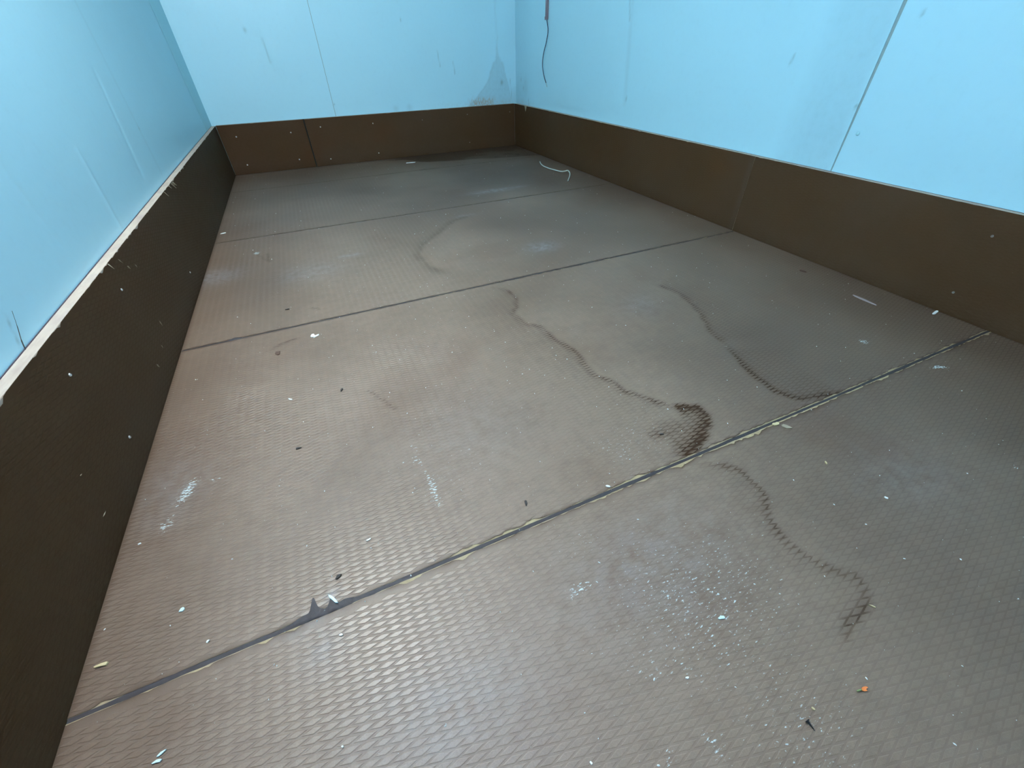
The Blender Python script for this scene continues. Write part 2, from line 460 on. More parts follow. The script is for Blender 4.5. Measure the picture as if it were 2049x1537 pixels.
def diamonds(u0_, u1_, v0_, v1_, height):
    """centres of the mesh cells in a rectangle, long axis along u; height(u, v) in metres"""
    us, vs = [], []
    for k in (0, 1):
        a = np.arange(u0_ + LX * (0.25 + 0.5 * k), u1_ - LX * 0.2, LX)
        b = np.arange(v0_ + LY * (0.55 + 0.5 * k), v1_ - LY * 0.5, LY)
        A, B = np.meshgrid(a, b); us.append(A.ravel()); vs.append(B.ravel())
    u = np.concatenate(us); v = np.concatenate(vs)
    h = height(u, v)
    n = len(u)
    hb, kb = 0.0150, 0.0041   # half diagonals at the foot
    ht, kt = 0.0122, 0.0031   # and on the top
    jit = 1 + 0.10 * (rng.random(n) - 0.5)
    quad = []
    for (a, b, z) in ((hb, kb, 0), (ht, kt, 1)):
        for (s, t) in ((1, 0), (0, 1), (-1, 0), (0, -1)):
            quad.append(np.stack([u + s * a * jit, v + t * b * jit, z * h], 1))
    V = np.stack(quad, 1)                       # n, 8, 3
    base = (np.arange(n) * 8)[:, None]
    F = [base + np.array([4, 5, 6, 7])]
    for i in range(4):
        F.append(base + np.array([i, (i + 1) % 4, 4 + (i + 1) % 4, 4 + i]))
    F = np.concatenate(F, 0)
    hk = np.clip(h / 0.0004, 0, 1)
    top = np.stack([0.2 * hk] * 4 + [hk] * 4, 1).ravel()
    return V.reshape(-1, 3), F, top


def grid(us, vs):
    U, V = np.meshgrid(us, vs)
    nu, nv = len(us), len(vs)
    i = np.arange(nu * nv).reshape(nv, nu)
    F = np.stack([i[:-1, :-1].ravel(), i[:-1, 1:].ravel(), i[1:, 1:].ravel(), i[1:, :-1].ravel()], 1)
    return U.ravel(), V.ravel(), F


# ------------------------------------------------------------------ the floor
floor = box('floor', (-0.25, YF - 0.1, -0.12), (W + 0.25, 0.25, -0.0225), M_SUB)
tag(floor, 'brown plywood sheet floor with diamond mesh tread and open joints', 'floor', kind='structure')


def jag(x, seed, deep):
    """ragged loss of film at a sheet edge, metres, as a function of x"""
    z = np.zeros_like(x)
    a = fbm(x, z, 0.05, seed, 4); b = fbm(x, z + 3, 0.012, seed + 5, 3)
    k = smooth(0.35, 1.0, x)
    return 0.0006 + 0.0014 * b + deep * (smooth(0.56, 0.80, a) * (0.3 + b) + 0.32 * k * smooth(0.30, 0.6, b))


GAPS = [0.0, 0.0018, 0.0026, 0.0045, 0.0052, 0.0]
for i in range(5):
    y1, y0 = JOINTS[i] - GAPS[i] / 2, JOINTS[i + 1] + GAPS[i + 1] / 2
    core = box('floor_panel', (-0.012, y0, -0.022), (W + 0.012, y1, -0.0009), M_CORE, floor)
    near = i >= 3
    step = 0.0055 if i >= 2 else 0.008
    nx = int(W / step) + 1; ny = max(8, int((y1 - y0) / step))
    ins = np.array([0.0, 0.0015, 0.004])
    ys = np.concatenate([y0 + ins, np.linspace(y0 + 0.009, y1 - 0.009, ny), y1 - ins[::-1]])
    x, y, F = grid(np.linspace(-0.010, W + 0.010, nx), ys)
    # ragged edges: far edge (towards the back) and near edge
    deep_far = 0.0065 if i == 4 else (0.003 if i == 3 else 0.001)
    deep_near = 0.005 if i == 3 else 0.001
    kf = smooth(0.018, 0.0, y1 - y); kn = smooth(0.018, 0.0, y - y0)
    yy = y - kf * jag(x, 100 + i, deep_far) + kn * jag(x, 200 + i, deep_near)
    z = 0.0003 * (fbm(x, yy, 0.2, 60) - 0.5)
    tide, scuff, pale, dust_and_light = floor_marks(x, yy)
    # dirt packed along the joints
    dj = np.minimum(y1 - y if i > 0 else 1.0, y - y0)
    tide = np.maximum(tide, 0.75 * np.exp(-dj / 0.0035) * (0.35 + vnoise(x, yy, 0.03, 88)))
    fast_mesh('surface_film', np.stack([x, yy, z], 1), F, M_FLOOR, core,
              dict(tide=tide, scuff=scuff * 0.8, pale=pale, dust_and_light=dust_and_light, top=np.zeros(len(x))), True)
    # tread
    def hgt(u, v):
        wear = fbm(u, v, 0.35, 71, 3)
        right = smooth(0.62, 1.15, u + 0.35 * (wear - 0.5))
        far = np.interp(v, [-2.7, -2.2, -1.4, 0.0], [1.0, 0.62, 0.25, 0.15])
        fine = vnoise(u, v, 0.06, 72)
        return 0.00055 * (0.25 + 0.6 * wear + 0.5 * fine * smooth(0.3, 0.6, wear)) * (1 - 0.86 * right) * far
    DV, DF, top = diamonds(0.004, W - 0.004, y0 + 0.003, y1 - (0.008 if i == 4 else 0.003), hgt)
    t2, s2, p2, d2 = floor_marks(DV[:, 0], DV[:, 1])
    DV[:, 2] += 0.00015
    o = fast_mesh('diamond_tread', DV, DF, M_FLOOR, core,
                  dict(tide=t2 * np.where(DV[:, 2] > 0.00016, 0.42, 0.8), scuff=s2 * 1.08, pale=p2, dust_and_light=np.clip(d2 + 0.12, 0, 1), top=top))
    o['kind'] = 'stuff'
    # sealant run in the joint on the near side of this sheet
    if i < 4:
        g = GAPS[i + 1]
        yc = JOINTS[i + 1]
        xs = np.linspace(0.0, W, 1100)
        wob = (fbm(xs, xs * 0, 0.06, 300 + i, 3) - 0.5)
        half = g * (0.50 + 0.7 * np.clip(wob + 0.1, 0, 1)) + 0.0004
        smear = np.zeros_like(xs)
        if i == 3:   # lumps of sealant squeezed out on to the far sheet
            for (px, py, am, wd) in ((629, 1232, 0.020, 0.0042), (634, 1230, 0.008, 0.010), (607, 1243, 0.005, 0.012), (665, 1208, 0.016, 0.0055), (690, 1198, 0.004, 0.012)):
                smear += am * np.exp(-((xs - fl(px, py)[0]) / wd) ** 2)
        if i == 2:
            smear += 0.008 * np.exp(-((xs - fl(470, 678)[0]) / 0.012) ** 2)
        vs, fs = [], []
        zt = -0.0010 + 0.0014 * fbm(xs, xs * 0 + 9, 0.03, 320 + i) + np.clip(smear * 0.15, 0, 0.0012)
        if i in (0, 1): zt -= 0.0004
        for k in range(len(xs)):
            vs += [(xs[k], yc - half[k], -0.001), (xs[k], yc - half[k] * 0.5, zt[k] * 0.8 - 0.0005), (xs[k], yc + half[k] * 0.5, zt[k]), (xs[k], yc + half[k] + smear[k], 0.0006 if smear[k] > 0.001 else -0.0004)]
        for k in range(len(xs) - 1):
            for j in range(3):
                fs.append((k * 4 + j, (k + 1) * 4 + j, (k + 1) * 4 + j + 1, k * 4 + j + 1))
        mesh('joint_sealant', vs, fs, M_SEAL, core, True)

# ------------------------------------------------------------------ walls
def wall_grid_panel(name, parent, axis, plane, inward, u0_, u1_, z0, z1, marks, disp, thick=0.018, tilt=(0, 0)):
    """one wall sheet: finely divided front skin with its marks, and a body behind it"""
    zs = np.concatenate([np.arange(z0, min(1.02, z1), 0.008), np.linspace(1.02, z1, 6)])
    us = np.linspace(u0_, u1_, max(3, int(abs(u1_ - u0_) / 0.007)))
    u, z, F = grid(us, zs)
    k = (u - u0_) / (u1_ - u0_)
    u = u + (1 - k) * tilt[0] * (z - z0) + k * tilt[1] * (z - z0)
    d = disp(u, z)
    eu = np.minimum(np.abs(u - u.min()), np.abs(u.max() - u))
    P = np.zeros((len(u), 3))
    oth = 1 - axis
    P[:, axis] = plane + inward * d
    P[:, oth] = u; P[:, 2] = z
    flip = (axis == 0) == (inward > 0)
    if not flip: F = F[:, ::-1]
    g, r, mk = marks(u, z)
    # body: side strips closing back to the wall
    n0 = len(P); nu = len(us); nv = len(zs)
    idx = np.arange(n0).reshape(nv, nu)
    loop = np.concatenate([idx[0, :], idx[1:, -1], idx[-1, -2::-1], idx[-2:0:-1, 0]])
    B = P[loop].copy(); B[:, axis] = plane - inward * thick
    m = len(loop)
    sides = np.stack([loop, np.roll(loop, -1), n0 + np.roll(np.arange(m), -1), n0 + np.arange(m)], 1)
    if flip: sides = sides[:, ::-1]
    zz = lambda a: np.concatenate([a, a[loop]])
    return fast_mesh(name, np.concatenate([P, B]), np.concatenate([F, sides]), M_WALL, parent,
                     dict(grime_and_shade=zz(g), rust=zz(r), mark=zz(mk)), False)


def line_blob(u, z, pts, w):
    d, _, t = seg_dist(u, z, np.array(pts))
    return np.exp(-(d / w) ** 2)


def blob(u, z, cu, cz, su, sz):
    return np.exp(-((u - cu) / su) ** 2 - ((z - cz) / sz) ** 2)


ZW0 = 0.0
wall_left = box('wall_left', (-T - 0.12, YF, ZW0), (-T - 0.0025, T + 0.12, ZC), M_SEAM)
tag(wall_left, 'pale blue-green painted wall of upright sheets above the left plinth board', 'wall', kind='structure')
wall_back = box('wall_back', (-T - 0.12, T + 0.0025, ZW0), (W + T + 0.12, T + 0.12, ZC), M_SEAM)
tag(wall_back, 'light blue painted end wall with two upright sheet seams', 'wall', kind='structure')
wall_right = box('wall_right', (W + T + 0.0025, YF, ZW0), (W + T + 0.12, T + 0.12, ZC), M_SEAM)
tag(wall_right, 'bright light blue painted wall behind the right plinth board', 'wall', kind='structure')


def left_marks(u, z):
    g = 0.10 * fbm(u, z, 0.3, 5); z0 = np.zeros_like(u)
    g = g + 0.10 * line_blob(u, z, [(-1.525, 0.95), (-1.56, 0.32)], 0.012)
    mk = 0.5 * blob(u, z, -1.55, 0.46, 0.004, 0.006) + 0.3 * line_blob(u, z, [(-2.79, 0.297), (-2.763, 0.345)], 0.002)
    return g, z0, np.clip(mk, 0, 1)


def left_disp(u, z):
    d = 0.0010 * (fbm(u, z, 0.7, 8) - 0.5)
    d = d + 0.0012 * line_blob(u, z, [(-2.141, 0.48), (-2.169, 0.29)], 0.010)
    d = d + 0.0008 * line_blob(u, z, [(-2.491, 0.55), (-2.486, 0.29)], 0.010)
    d = d - 0.0010 * line_blob(u, z, [(-1.70, 0.62), (-1.78, 0.35)], 0.014)
    return d


SL = -1.545
wall_grid_panel('wall_panel', wall_left, 0, -T, 1, YF, SL - 0.0012, 0.02, ZC, left_marks, left_disp, 0.002)
wall_grid_panel('wall_panel', wall_left, 0, -T, 1, SL + 0.0012, T, 0.02, ZC, left_marks, lambda u, z: left_disp(u, z) - 0.0008, 0.0016)


def back_marks(u, z):
    g = 0.08 * fbm(u, z, 0.3, 15)
    # spreading damp patch round the right-hand seam
    hw_l = np.interp(z, [0.29, 0.34, 0.42, 0.50, 0.58, 0.70], [0.27, 0.19, 0.105, 0.055, 0.02, 0.003])
    hw_r = np.interp(z, [0.29, 0.40, 0.48, 0.55, 0.62], [0.10, 0.075, 0.050, 0.028, 0.0])
    du = u - 2.003 + 0.03 * (fbm(u, z, 0.05, 19) - 0.5)
    inside = np.where(du < 0, smooth(0.012, -0.012, -du - hw_l), smooth(0.012, -0.012, du - hw_r))
    g = np.maximum(g, 0.34 * inside)
    rim = np.where(du < 0, np.exp(-((-du - hw_l) / 0.012) ** 2), np.exp(-((du - hw_r) / 0.010) ** 2)) * (z < 0.56)
    g = np.maximum(g, 0.42 * rim)
    # corner streak
    g = np.maximum(g, 0.35 * smooth(0.10, 0.0, W + T - u) * smooth(0.46, 0.33, z))
    r = 0.9 * smooth(0.355, 0.31, z + 0.03 * (vnoise(u, z * 0, 0.02, 4) - 0.5)) * smooth(1.72, 1.80, u) * smooth(1.99, 1.93, u)
    r = np.maximum(r, 0.25 * smooth(0.34, 0.30, z) * smooth(1.2, 1.9, u))
    mk = 0.55 * blob(u, z, 2.029, 0.433, 0.010, 0.014) + 0.5 * blob(u, z, 1.31, 0.801, 0.003, 0.010)
    mk = mk + 0.28 * line_blob(u, z, [(1.537, 0.64), (1.548, 0.545)], 0.003) + 0.30 * line_blob(u, z, [(1.648, 0.57), (1.655, 0.50)], 0.003)
    mk = mk + 0.22 * line_blob(u, z, [(0.433, 0.72), (0.440, 0.60)], 0.004) + 0.3 * blob(u, z, 0.354, 0.76, 0.008, 0.012)
    mk = mk + 0.35 * blob(u, z, 0.76, 0.365, 0.004, 0.006) + 0.25 * line_blob(u, z, [(2.10, 0.45), (2.115, 0.30)], 0.003)
    mk = mk + 0.25 * (blob(u, z, 1.18, 0.315, 0.02, 0.018) + blob(u, z, 1.28, 0.315, 0.02, 0.02)) * 0.6
    return g, r, np.clip(mk, 0, 1)


def back_disp(u, z):
    d = 0.0012 * (fbm(u, z, 0.6, 28) - 0.5)
    d = d - 0.0022 * line_blob(u, z, [(0.425, 0.74), (0.440, 0.56)], 0.016) + 0.0030 * blob(u, z, 0.485, 0.64, 0.05, 0.07)
    d = d + 0.0012 * blob(u, z, 0.335, 0.77, 0.02, 0.03)
    return d


SB1, SB2 = 0.7508, 2.003
wall_grid_panel('wall_panel', wall_back, 1, T, -1, -T, SB1 - 0.0014, 0.02, ZC, back_marks, back_disp, 0.002)
wall_grid_panel('wall_panel', wall_back, 1, T, -1, SB1 + 0.0014, SB2 - 0.0010, 0.02, ZC, back_marks, lambda u, z: back_disp(u, z) - 0.0006, 0.0018, (0, -0.006))
wall_grid_panel('wall_panel', wall_back, 1, T, -1, SB2 + 0.0010, W + T, 0.02, ZC, back_marks, lambda u, z: back_disp(u, z) + 0.0006, 0.002, (-0.022, 0))


def right_marks(u, z):
    g = 0.08 * fbm(u, z, 0.3, 35)
    g = np.maximum(g, 0.30 * smooth(-0.36, -0.02, u) * (0.7 + 0.5 * smooth(0.55, 0.33, z)))  # shade towards the end corner, painted into the wall colour
    # smeared dirt band on the sheet left of the near seam
    g = np.maximum(g, 0.26 * smooth(-2.34, -2.50, u) * smooth(-2.66, -2.60, u) * (0.4 + 0.9 * fbm(u, z, 0.2, 44)))
    g = np.maximum(g, 0.35 * blob(u, z, -0.14, 0.40, 0.07, 0.10))
    g = np.maximum(g, 0.16 * line_blob(u, z, [(-1.357, 0.82), (-1.399, 0.40)], 0.02))
    r = 0.30 * smooth(0.335, 0.30, z) * smooth(-0.5, -0.1, u)
    mk = 0.8 * blob(u, z, -2.622, 0.482, 0.004, 0.006) + 0.45 * blob(u, z, -2.691, 0.703, 0.004, 0.007)
    mk = mk + 0.3 * line_blob(u, z, [(-2.337, 0.61), (-2.332, 0.585)], 0.004) + 0.35 * blob(u, z, -1.41, 0.42, 0.006, 0.012)
    mk = mk + 0.25 * line_blob(u, z, [(-1.33, 0.84), (-1.355, 0.74)], 0.004) + 0.4 * line_blob(u, z, [(-0.20, 0.335), (-0.205, 0.30)], 0.004)
    mk = mk + 0.35 * blob(u, z, -0.11, 0.40, 0.006, 0.012) + 0.3 * blob(u, z, -0.07, 0.45, 0.006, 0.012)
    return g, r, np.clip(mk, 0, 1)


def right_disp(u, z):
    d = 0.0012 * (fbm(u, z, 0.6, 48) - 0.5)
    return d - 0.0012 * line_blob(u, z, [(-1.357, 0.82), (-1.399, 0.35)], 0.016)


SR = -3.9796 * S
wall_grid_panel('wall_panel', wall_right, 0, W + T, -1, YF, SR - 0.0008, 0.02, ZC, right_marks, lambda u, z: right_disp(u, z) + 0.0012, 0.002, (0, -0.014))
wall_grid_panel('wall_panel', wall_right, 0, W + T, -1, SR + 0.0008, T, 0.02, ZC, right_marks, lambda u, z: right_disp(u, z) - 0.0004, 0.002)

# corner angle strip on the left wall beside the end wall
vs = []
for zz in (BH - 0.02, ZC):
    wdt = 0.235 + 0.11 * (zz - BH)
    vs += [(-T + 0.0004, T - 0.0002, zz), (-T + 0.0018, T - 0.0002, zz), (-T + 0.0018, -wdt, zz), (-T + 0.0004, -wdt - 0.0015, zz)]
fs = [(0, 1, 5, 4), (1, 2, 6, 5), (2, 3, 7, 6), (3, 0, 4, 7), (3, 2, 1, 0), (4, 5, 6, 7)]
mesh('corner_strip', vs, fs, M_SILV, wall_left)

ceiling = box('ceiling', (-T - 0.12, YF - 0.12, ZC), (W + T + 0.12, T + 0.12, ZC + 0.1), M_CEIL)
tag(ceiling, 'plain pale ceiling of the small room, above the picture', 'ceiling', kind='structure')

# front wall behind the camera with an open doorway
DX0, DX1, DZ = 0.25, 1.15, 1.75
bm = bmesh.new()
for lo, hi in (((-T - 0.12, YF - 0.12, -0.02), (DX0, YF, ZC)), ((DX1, YF - 0.12, -0.02), (W + T + 0.12, YF, ZC)), ((DX0, YF - 0.12, DZ), (DX1, YF, ZC))):
    r_ = bmesh.ops.create_cube(bm, size=1.0)
    for v in r_['verts']:
        v.co = Vector([(lo[i] + hi[i]) / 2 + v.co[i] * (hi[i] - lo[i]) for i in range(3)])
me = bpy.data.meshes.new('wall_front'); bm.to_mesh(me); bm.free()
wall_front = link('wall_front', me, M_CEIL)
tag(wall_front, 'pale entrance wall with an open doorway behind the viewer', 'wall', kind='structure')

# ------------------------------------------------------------------ plinth boards
def screw_mesh(k=1.0, mat=None):
    bm = bmesh.new()
    bmesh.ops.create_cone(bm, cap_ends=True, segments=14, radius1=0.0044 * k, radius2=0.0030 * k, depth=0.0016)
    top = [f for f in bm.faces if f.normal.z > 0.9 and len(f.verts) > 4]
    r_ = bmesh.ops.inset_individual(bm, faces=top, thickness=0.0012 * k)
    for f in top:
        for v in f.verts: v.co.z -= 0.0007
    me = bpy.data.meshes.new('screw'); bm.to_mesh(me); bm.free()
    me.materials.append(mat or M_SCREW)
    return me


SCREW = screw_mesh()
SCREWS = screw_mesh(0.75)
SCREWD = screw_mesh(0.85, M_SCREWD)


def board(parent, axis, face, inward, u0_, u1_, seed, ragged=0.0, smear=None):
    """one plinth board: ply core, film face with the mesh tread; face coordinate on `axis`, inward = direction into the room"""
    oth = 1 - axis
    lo = [0, 0, 0.0005]; hi = [0, 0, BH]
    a, b = face - inward * 0.0009, face - inward * (T - 0.0024)
    lo[axis], hi[axis] = min(a, b), max(a, b)
    lo[oth], hi[oth] = u0_, u1_
    core = box('board', lo, hi, M_PLY, parent, 0.0006)
    # face film with a slightly ragged top edge
    us = np.linspace(u0_, u1_, max(4, int((u1_ - u0_) / 0.010)))
    zs = np.concatenate([[0.0006], np.linspace(0.006, BH - 0.006, 26), [BH - 0.002, BH + 0.0006]])
    u, z, F = grid(us, zs)
    k = smooth(0.010, 0.0, BH - z)
    z2 = z - k * ragged * smooth(0.60, 0.85, fbm(u, u * 0, 0.03, seed, 4)) * 0.006
    P = np.zeros((len(u), 3)); P[:, axis] = face; P[:, oth] = u; P[:, 2] = z2
    flip = (axis == 0) == (inward > 0)
    if not flip: F = F[:, ::-1]

    def marks(uu, zz):
        tide = 0.35 * smooth(0.06, 0.0, zz) * fbm(uu, zz, 0.1, seed + 2) + 0.25 * fbm(uu, zz, 0.4, seed + 3)
        scuff = 0.10 + 0.22 * fbm(uu, zz, 0.2, seed + 4)
        dust_and_light = np.clip(0.25 + 0.7 * (fbm(uu, zz, 0.35, seed + 5) - 0.35) + 0.2 * smooth(0.12, 0.0, zz), 0, 1)
        if smear is not None:   # pale putty wiped along the joint
            dust_and_light = np.clip(dust_and_light + 0.55 * smooth(0.030, 0.012, np.abs(uu - smear)), 0, 1)
        return tide, scuff, dust_and_light
    t, s, d = marks(u, z2)
    # film as a thin shell wrapping over the edge of the core
    fast_mesh('face_film', P, F, M_BOARD, core, dict(tide=t, scuff=s, pale=np.zeros_like(t), dust_and_light=d, top=np.zeros_like(t)), True)
    DV, DF, top = diamonds(u0_ + 0.004, u1_ - 0.004, 0.004, BH - 0.004, lambda a_, b_: 0.00016 * (0.3 + 0.9 * fbm(a_, b_, 0.3, seed + 7)))
    Q = np.zeros_like(DV); Q[:, axis] = face + inward * (DV[:, 2] + 0.00005); Q[:, oth] = DV[:, 0]; Q[:, 2] = DV[:, 1]
    if not flip: DF = DF[:, ::-1]
    t, s, d = marks(DV[:, 0], DV[:, 1])
    o = fast_mesh('diamond_tread', Q, DF, M_BOARD, core, dict(tide=t * 0.6, scuff=s, pale=np.zeros_like(t), dust_and_light=d, top=top))
    o['kind'] = 'stuff'
    # dark backing film showing as a line on the top edge next to the wall
    lo2 = [0, 0, BH - 0.006]; hi2 = [0, 0, BH + 0.0007]
    a2, b2 = face - inward * (T - 0.0024), face - inward * (T - 0.0008)
    lo2[axis], hi2[axis] = min(a2, b2), max(a2, b2); lo2[oth], hi2[oth] = u0_, u1_
    box('back_film', lo2, hi2, M_BOARD_BACK, core)
    return core


M_BOARD_BACK = plain('back_film', lin(62, 52, 66), 0.6, noise=0.3, scale=30)


M_GAP = plain('joint_dark', (0.006, 0.008, 0.007, 1), 0.9)  # near-black strip that keeps the open board joints dark


def plinth(name, label):
    e = bpy.data.objects.new(name, None); C.objects.link(e)
    e.empty_display_size = 0.05
    return tag(e, label, 'skirting', kind='structure')


def screws(parent, axis, face, inward, pts, me_):
    for (u, z) in pts:
        o = bpy.data.objects.new('screw', me_); C.objects.link(o)
        o.parent = parent
        loc = [0, 0, z]; loc[axis] = face + inward * 0.0011; loc[1 - axis] = u
        o.location = loc
        o.rotation_euler = (0, math.pi / 2 * inward, 0) if axis == 0 else (math.pi / 2 * (1 if inward < 0 else -1), 0, 0)


bl = plinth('baseboard_left', 'dark brown plywood plinth board with pale top edge along the left wall')
board(bl, 0, 0.0, 1, YF, 0.0, 500, 1.0)
screws(bl, 0, 0.0, 1, [(-2.787, 0.231), (-2.435, 0.235), (-1.922, 0.070), (-2.779, 0.065)], SCREWS)
bb = plinth('baseboard_back', 'dark brown plywood plinth board across the end wall with white screw heads')
JB = 0.808 * S
board(bb, 1, 0.0, -1, 0.0012, JB - 0.0045, 520, 0.2)
board(bb, 1, -0.0008, -1, JB + 0.0045, W - 0.0012, 540, 0.2)
box('joint_filler', (JB - 0.0046, 0.006, 0.001), (JB + 0.0046, T - 0.001, BH + 0.0002), M_GAP, bb)
screws(bb, 1, 0.0, -1, [(0.094, 0.225), (0.43, 0.224), (0.095, 0.057), (0.431, 0.058), (0.629, 0.242), (0.641, 0.041), (0.99, 0.238), (0.99, 0.047),
                        ], SCREW)
screws(bb, 1, 0.0, -1, [(1.357, 0.234), (1.718, 0.246), (1.721, 0.055), (2.081, 0.24)], SCREWD)
br_ = plinth('baseboard_right', 'brown mesh-faced plywood plinth board with one upright joint along the right wall')
JR = -3.53338 * S
board(br_, 0, W, -1, JR + 0.0006, 0.0, 560, 0.3, JR)
board(br_, 0, W - 0.0006, -1, YF, JR - 0.0006, 580, 0.3)
box('joint_filler', (W + 0.004, JR - 0.0014, 0.001), (W + T - 0.001, JR + 0.0014, BH - 0.001), M_GAP, br_)
screws(br_, 0, W, -1, [(-3.135, 0.231), (-3.139, 0.065)], SCREWD)

# splinters along the ragged top edge of the left board
for k, (y, ln, dr) in enumerate(((-1.585, 0.016, 0.5), (-1.615, 0.020, 0.2), (-1.60, 0.012, -0.3), (-1.745, 0.016, 0.6), (-2.42, 0.014, 0.9), (-1.655, 0.010, 0.3))):
    p0 = Vector((0.0006, y, BH - 0.001)); d = Vector((0.55, -0.3 * dr, -1.0)).normalized() * ln
    s = Vector((0, 0.0018, 0))
    q = Vector((0.0007, 0, 0.0004))
    vs = [p0 - s, p0 + s, p0 + d, p0 - s + q, p0 + s + q, p0 + d + q]
    mesh('wood_splinter', vs, [(0, 1, 2), (5, 4, 3), (0, 3, 4, 1), (1, 4, 5, 2), (2, 5, 3, 0)], M_WOODD, bl)
# thin fibre sticking up against the left wall
tube('wood_fibre', [(-T + 0.003, -2.79, BH - 0.002), (-T + 0.003, -2.782, BH + 0.012), (-T + 0.004, -2.768, BH + 0.030), (-T + 0.005, -2.752, BH + 0.052)], [0.0008, 0.0005, 0.0003], M_GRIT, bl, 6)
# pale nicks torn into the face of the left board
for (pa, pb, wd) in (((235, 518), (247, 527), 0.004), ((254, 532), (262, 538), 0.006), ((270, 529), (275, 535), 0.005), ((318, 641), (326, 653), 0.004),
                     ((322, 690), (327, 697), 0.004), ((313, 729), (320, 735), 0.006), ((206, 1035), (212, 1022), 0.002), ((160, 953), (164, 948), 0.002)):
    a3, b3 = on(*pa, 0, 0.0005), on(*pb, 0, 0.0005)
    d3 = b3 - a3; n3 = np.array([0, -d3[2], d3[1]]); n3 = n3 / np.linalg.norm(n3) * wd * 0.5
    mid3 = a3 * 0.6 + b3 * 0.4; up3 = np.array([0.0010, 0, 0])
    mesh('wood_splinter', [a3, mid3 - n3, b3, mid3 + n3, mid3 + up3], [(0, 1, 4), (1, 2, 4), (2, 3, 4), (3, 0, 4), (3, 2, 1, 0)], M_WOODD, bl)
# torn sliver hanging on the right board close to the corner
s_ = on(1052, 212, 0, W)
mesh('wood_splinter', [(W - 0.0012, s_[1] - 0.020, BH + 0.001), (W - 0.0012, s_[1] + 0.020, BH + 0.001), (W - 0.0030, s_[1] - 0.004, BH - 0.034),
                       (W - 0.0020, s_[1] - 0.020, BH + 0.002), (W - 0.0020, s_[1] + 0.020, BH + 0.002), (W - 0.0042, s_[1] - 0.004, BH - 0.034)],
     [(0, 1, 2), (5, 4, 3), (0, 3, 4, 1), (1, 4, 5, 2), (2, 5, 3, 0)], M_WOODD, br_)

# ------------------------------------------------------------------ rivet bump on the right wall sheet
bm = bmesh.new()
bmesh.ops.create_uvsphere(bm, u_segments=16, v_segments=8, radius=0.0060)
for v in bm.verts: v.co.x *= 0.45
me = bpy.data.meshes.new('rivet_head'); bm.to_mesh(me); bm.free()
o = link('rivet_head', me, M_SILV, wall_right); o.location = (W + T - 0.0015, -2.663, 0.412)
for p_ in me.polygons: p_.use_smooth = True

# ------------------------------------------------------------------ ceiling lamp and the added bluish tube (above the picture)
def tube_lamp(lx, ly, lz, lamp_power, lamp_color, lamp_label):
    lamp = bpy.data.objects.new('ceiling_lamp', None); C.objects.link(lamp); lamp.location = (lx, ly, ZC)
    tag(lamp, lamp_label, 'lamp')
    box('housing', (-0.25, -0.035, -0.045), (0.25, 0.035, -0.0005), M_LAMPB, lamp, 0.006)
    for e_ in (-0.222, 0.222):
        box('end_holder', (e_ - 0.02, -0.022, lz - ZC - 0.024), (e_ + 0.02, 0.022, -0.0455), M_LAMPB, lamp, 0.004)
    ml, nt, b, N, L = mat_new('lamp_tube')
    b.inputs['Base Color'].default_value = (0.9, 0.9, 0.9, 1)
    b.inputs['Emission Color'].default_value = lamp_color + (1,)
    b.inputs['Emission Strength'].default_value = lamp_power
    vs, fs = [], []
    for e_ in (-0.20, 0.20):
        for k in range(12):
            a = 2 * math.pi * k / 12
            vs.append((e_, 0.019 * math.cos(a), lz - ZC + 0.019 * math.sin(a)))
    for k in range(12):
        fs.append((k, (k + 1) % 12, 12 + (k + 1) % 12, 12 + k))
    fs += [tuple(range(12)), tuple(range(12, 24))[::-1]]
    mesh('tube', vs, fs, ml, lamp, True)


for (lp, pw, lc, lb) in LAMPS:
    tube_lamp(*lp, pw, lc, lb)

# ------------------------------------------------------------------ conduit and cable on the right wall
cd = bpy.data.objects.new('cable_conduit', None); C.objects.link(cd)
cp = on(1094, 38, 0, W + T - 0.006)
cd.location = (W + T, cp[1], cp[2])
tag(cd, 'thin dark blue wire hanging from a grey conduit on the right wall', 'cable')
hw, hd = 0.0125, 0.010
topz = ZC - cp[2] - 0.001
vs = [(-hd - 0.001, -hw, 0), (-hd - 0.001, hw, -0.004), (-0.0018, hw, -0.004), (-0.0018, -hw, 0)]
dyt = 0.014
vs += [(x_, y_ + dyt * 0, topz) for (x_, y_, z_) in vs]
mesh('conduit', vs, [(0, 1, 2, 3), (7, 6, 5, 4), (0, 4, 5, 1), (1, 5, 6, 2), (2, 6, 7, 3), (3, 7, 4, 0)], M_COND, cd)
mesh('clip', [(x_, y_, z_) for z_ in (-0.004, 0.012) for (x_, y_) in ((-0.0128, -0.010), (-0.0128, 0.0165), (-0.0018, 0.0165), (-0.0018, -0.010))],
     [(0, 1, 2, 3), (7, 6, 5, 4), (0, 4, 5, 1), (1, 5, 6, 2), (2, 6, 7, 3), (3, 7, 4, 0)], M_COND, cd)
wp = []
for (px, py, dx) in ((1093.5, 30, 0.007), (1094.5, 42, 0.008), (1096.5, 62, 0.012), (1093, 85, 0.014), (1087.5, 108, 0.015), (1085.5, 130, 0.015), (1088, 150, 0.013), (1092.5, 166, 0.010)):
    q = on(px, py, 0, W + T - dx)
    wp.append(q - np.array([W + T, cp[1], cp[2]]))
tube('wire', wp, 0.0026, M_WIREB, cd, 8)
q0 = wp[-1]; q1 = on(1094.5, 174, 0, W + T - 0.008) - np.array([W + T, cp[1], cp[2]])
tube('bare_end', [q0, (q0 + q1) / 2, q1], 0.0014, M_COPPER, cd, 6)

# ------------------------------------------------------------------ loose bits lying on the floor
ZT = 0.0012


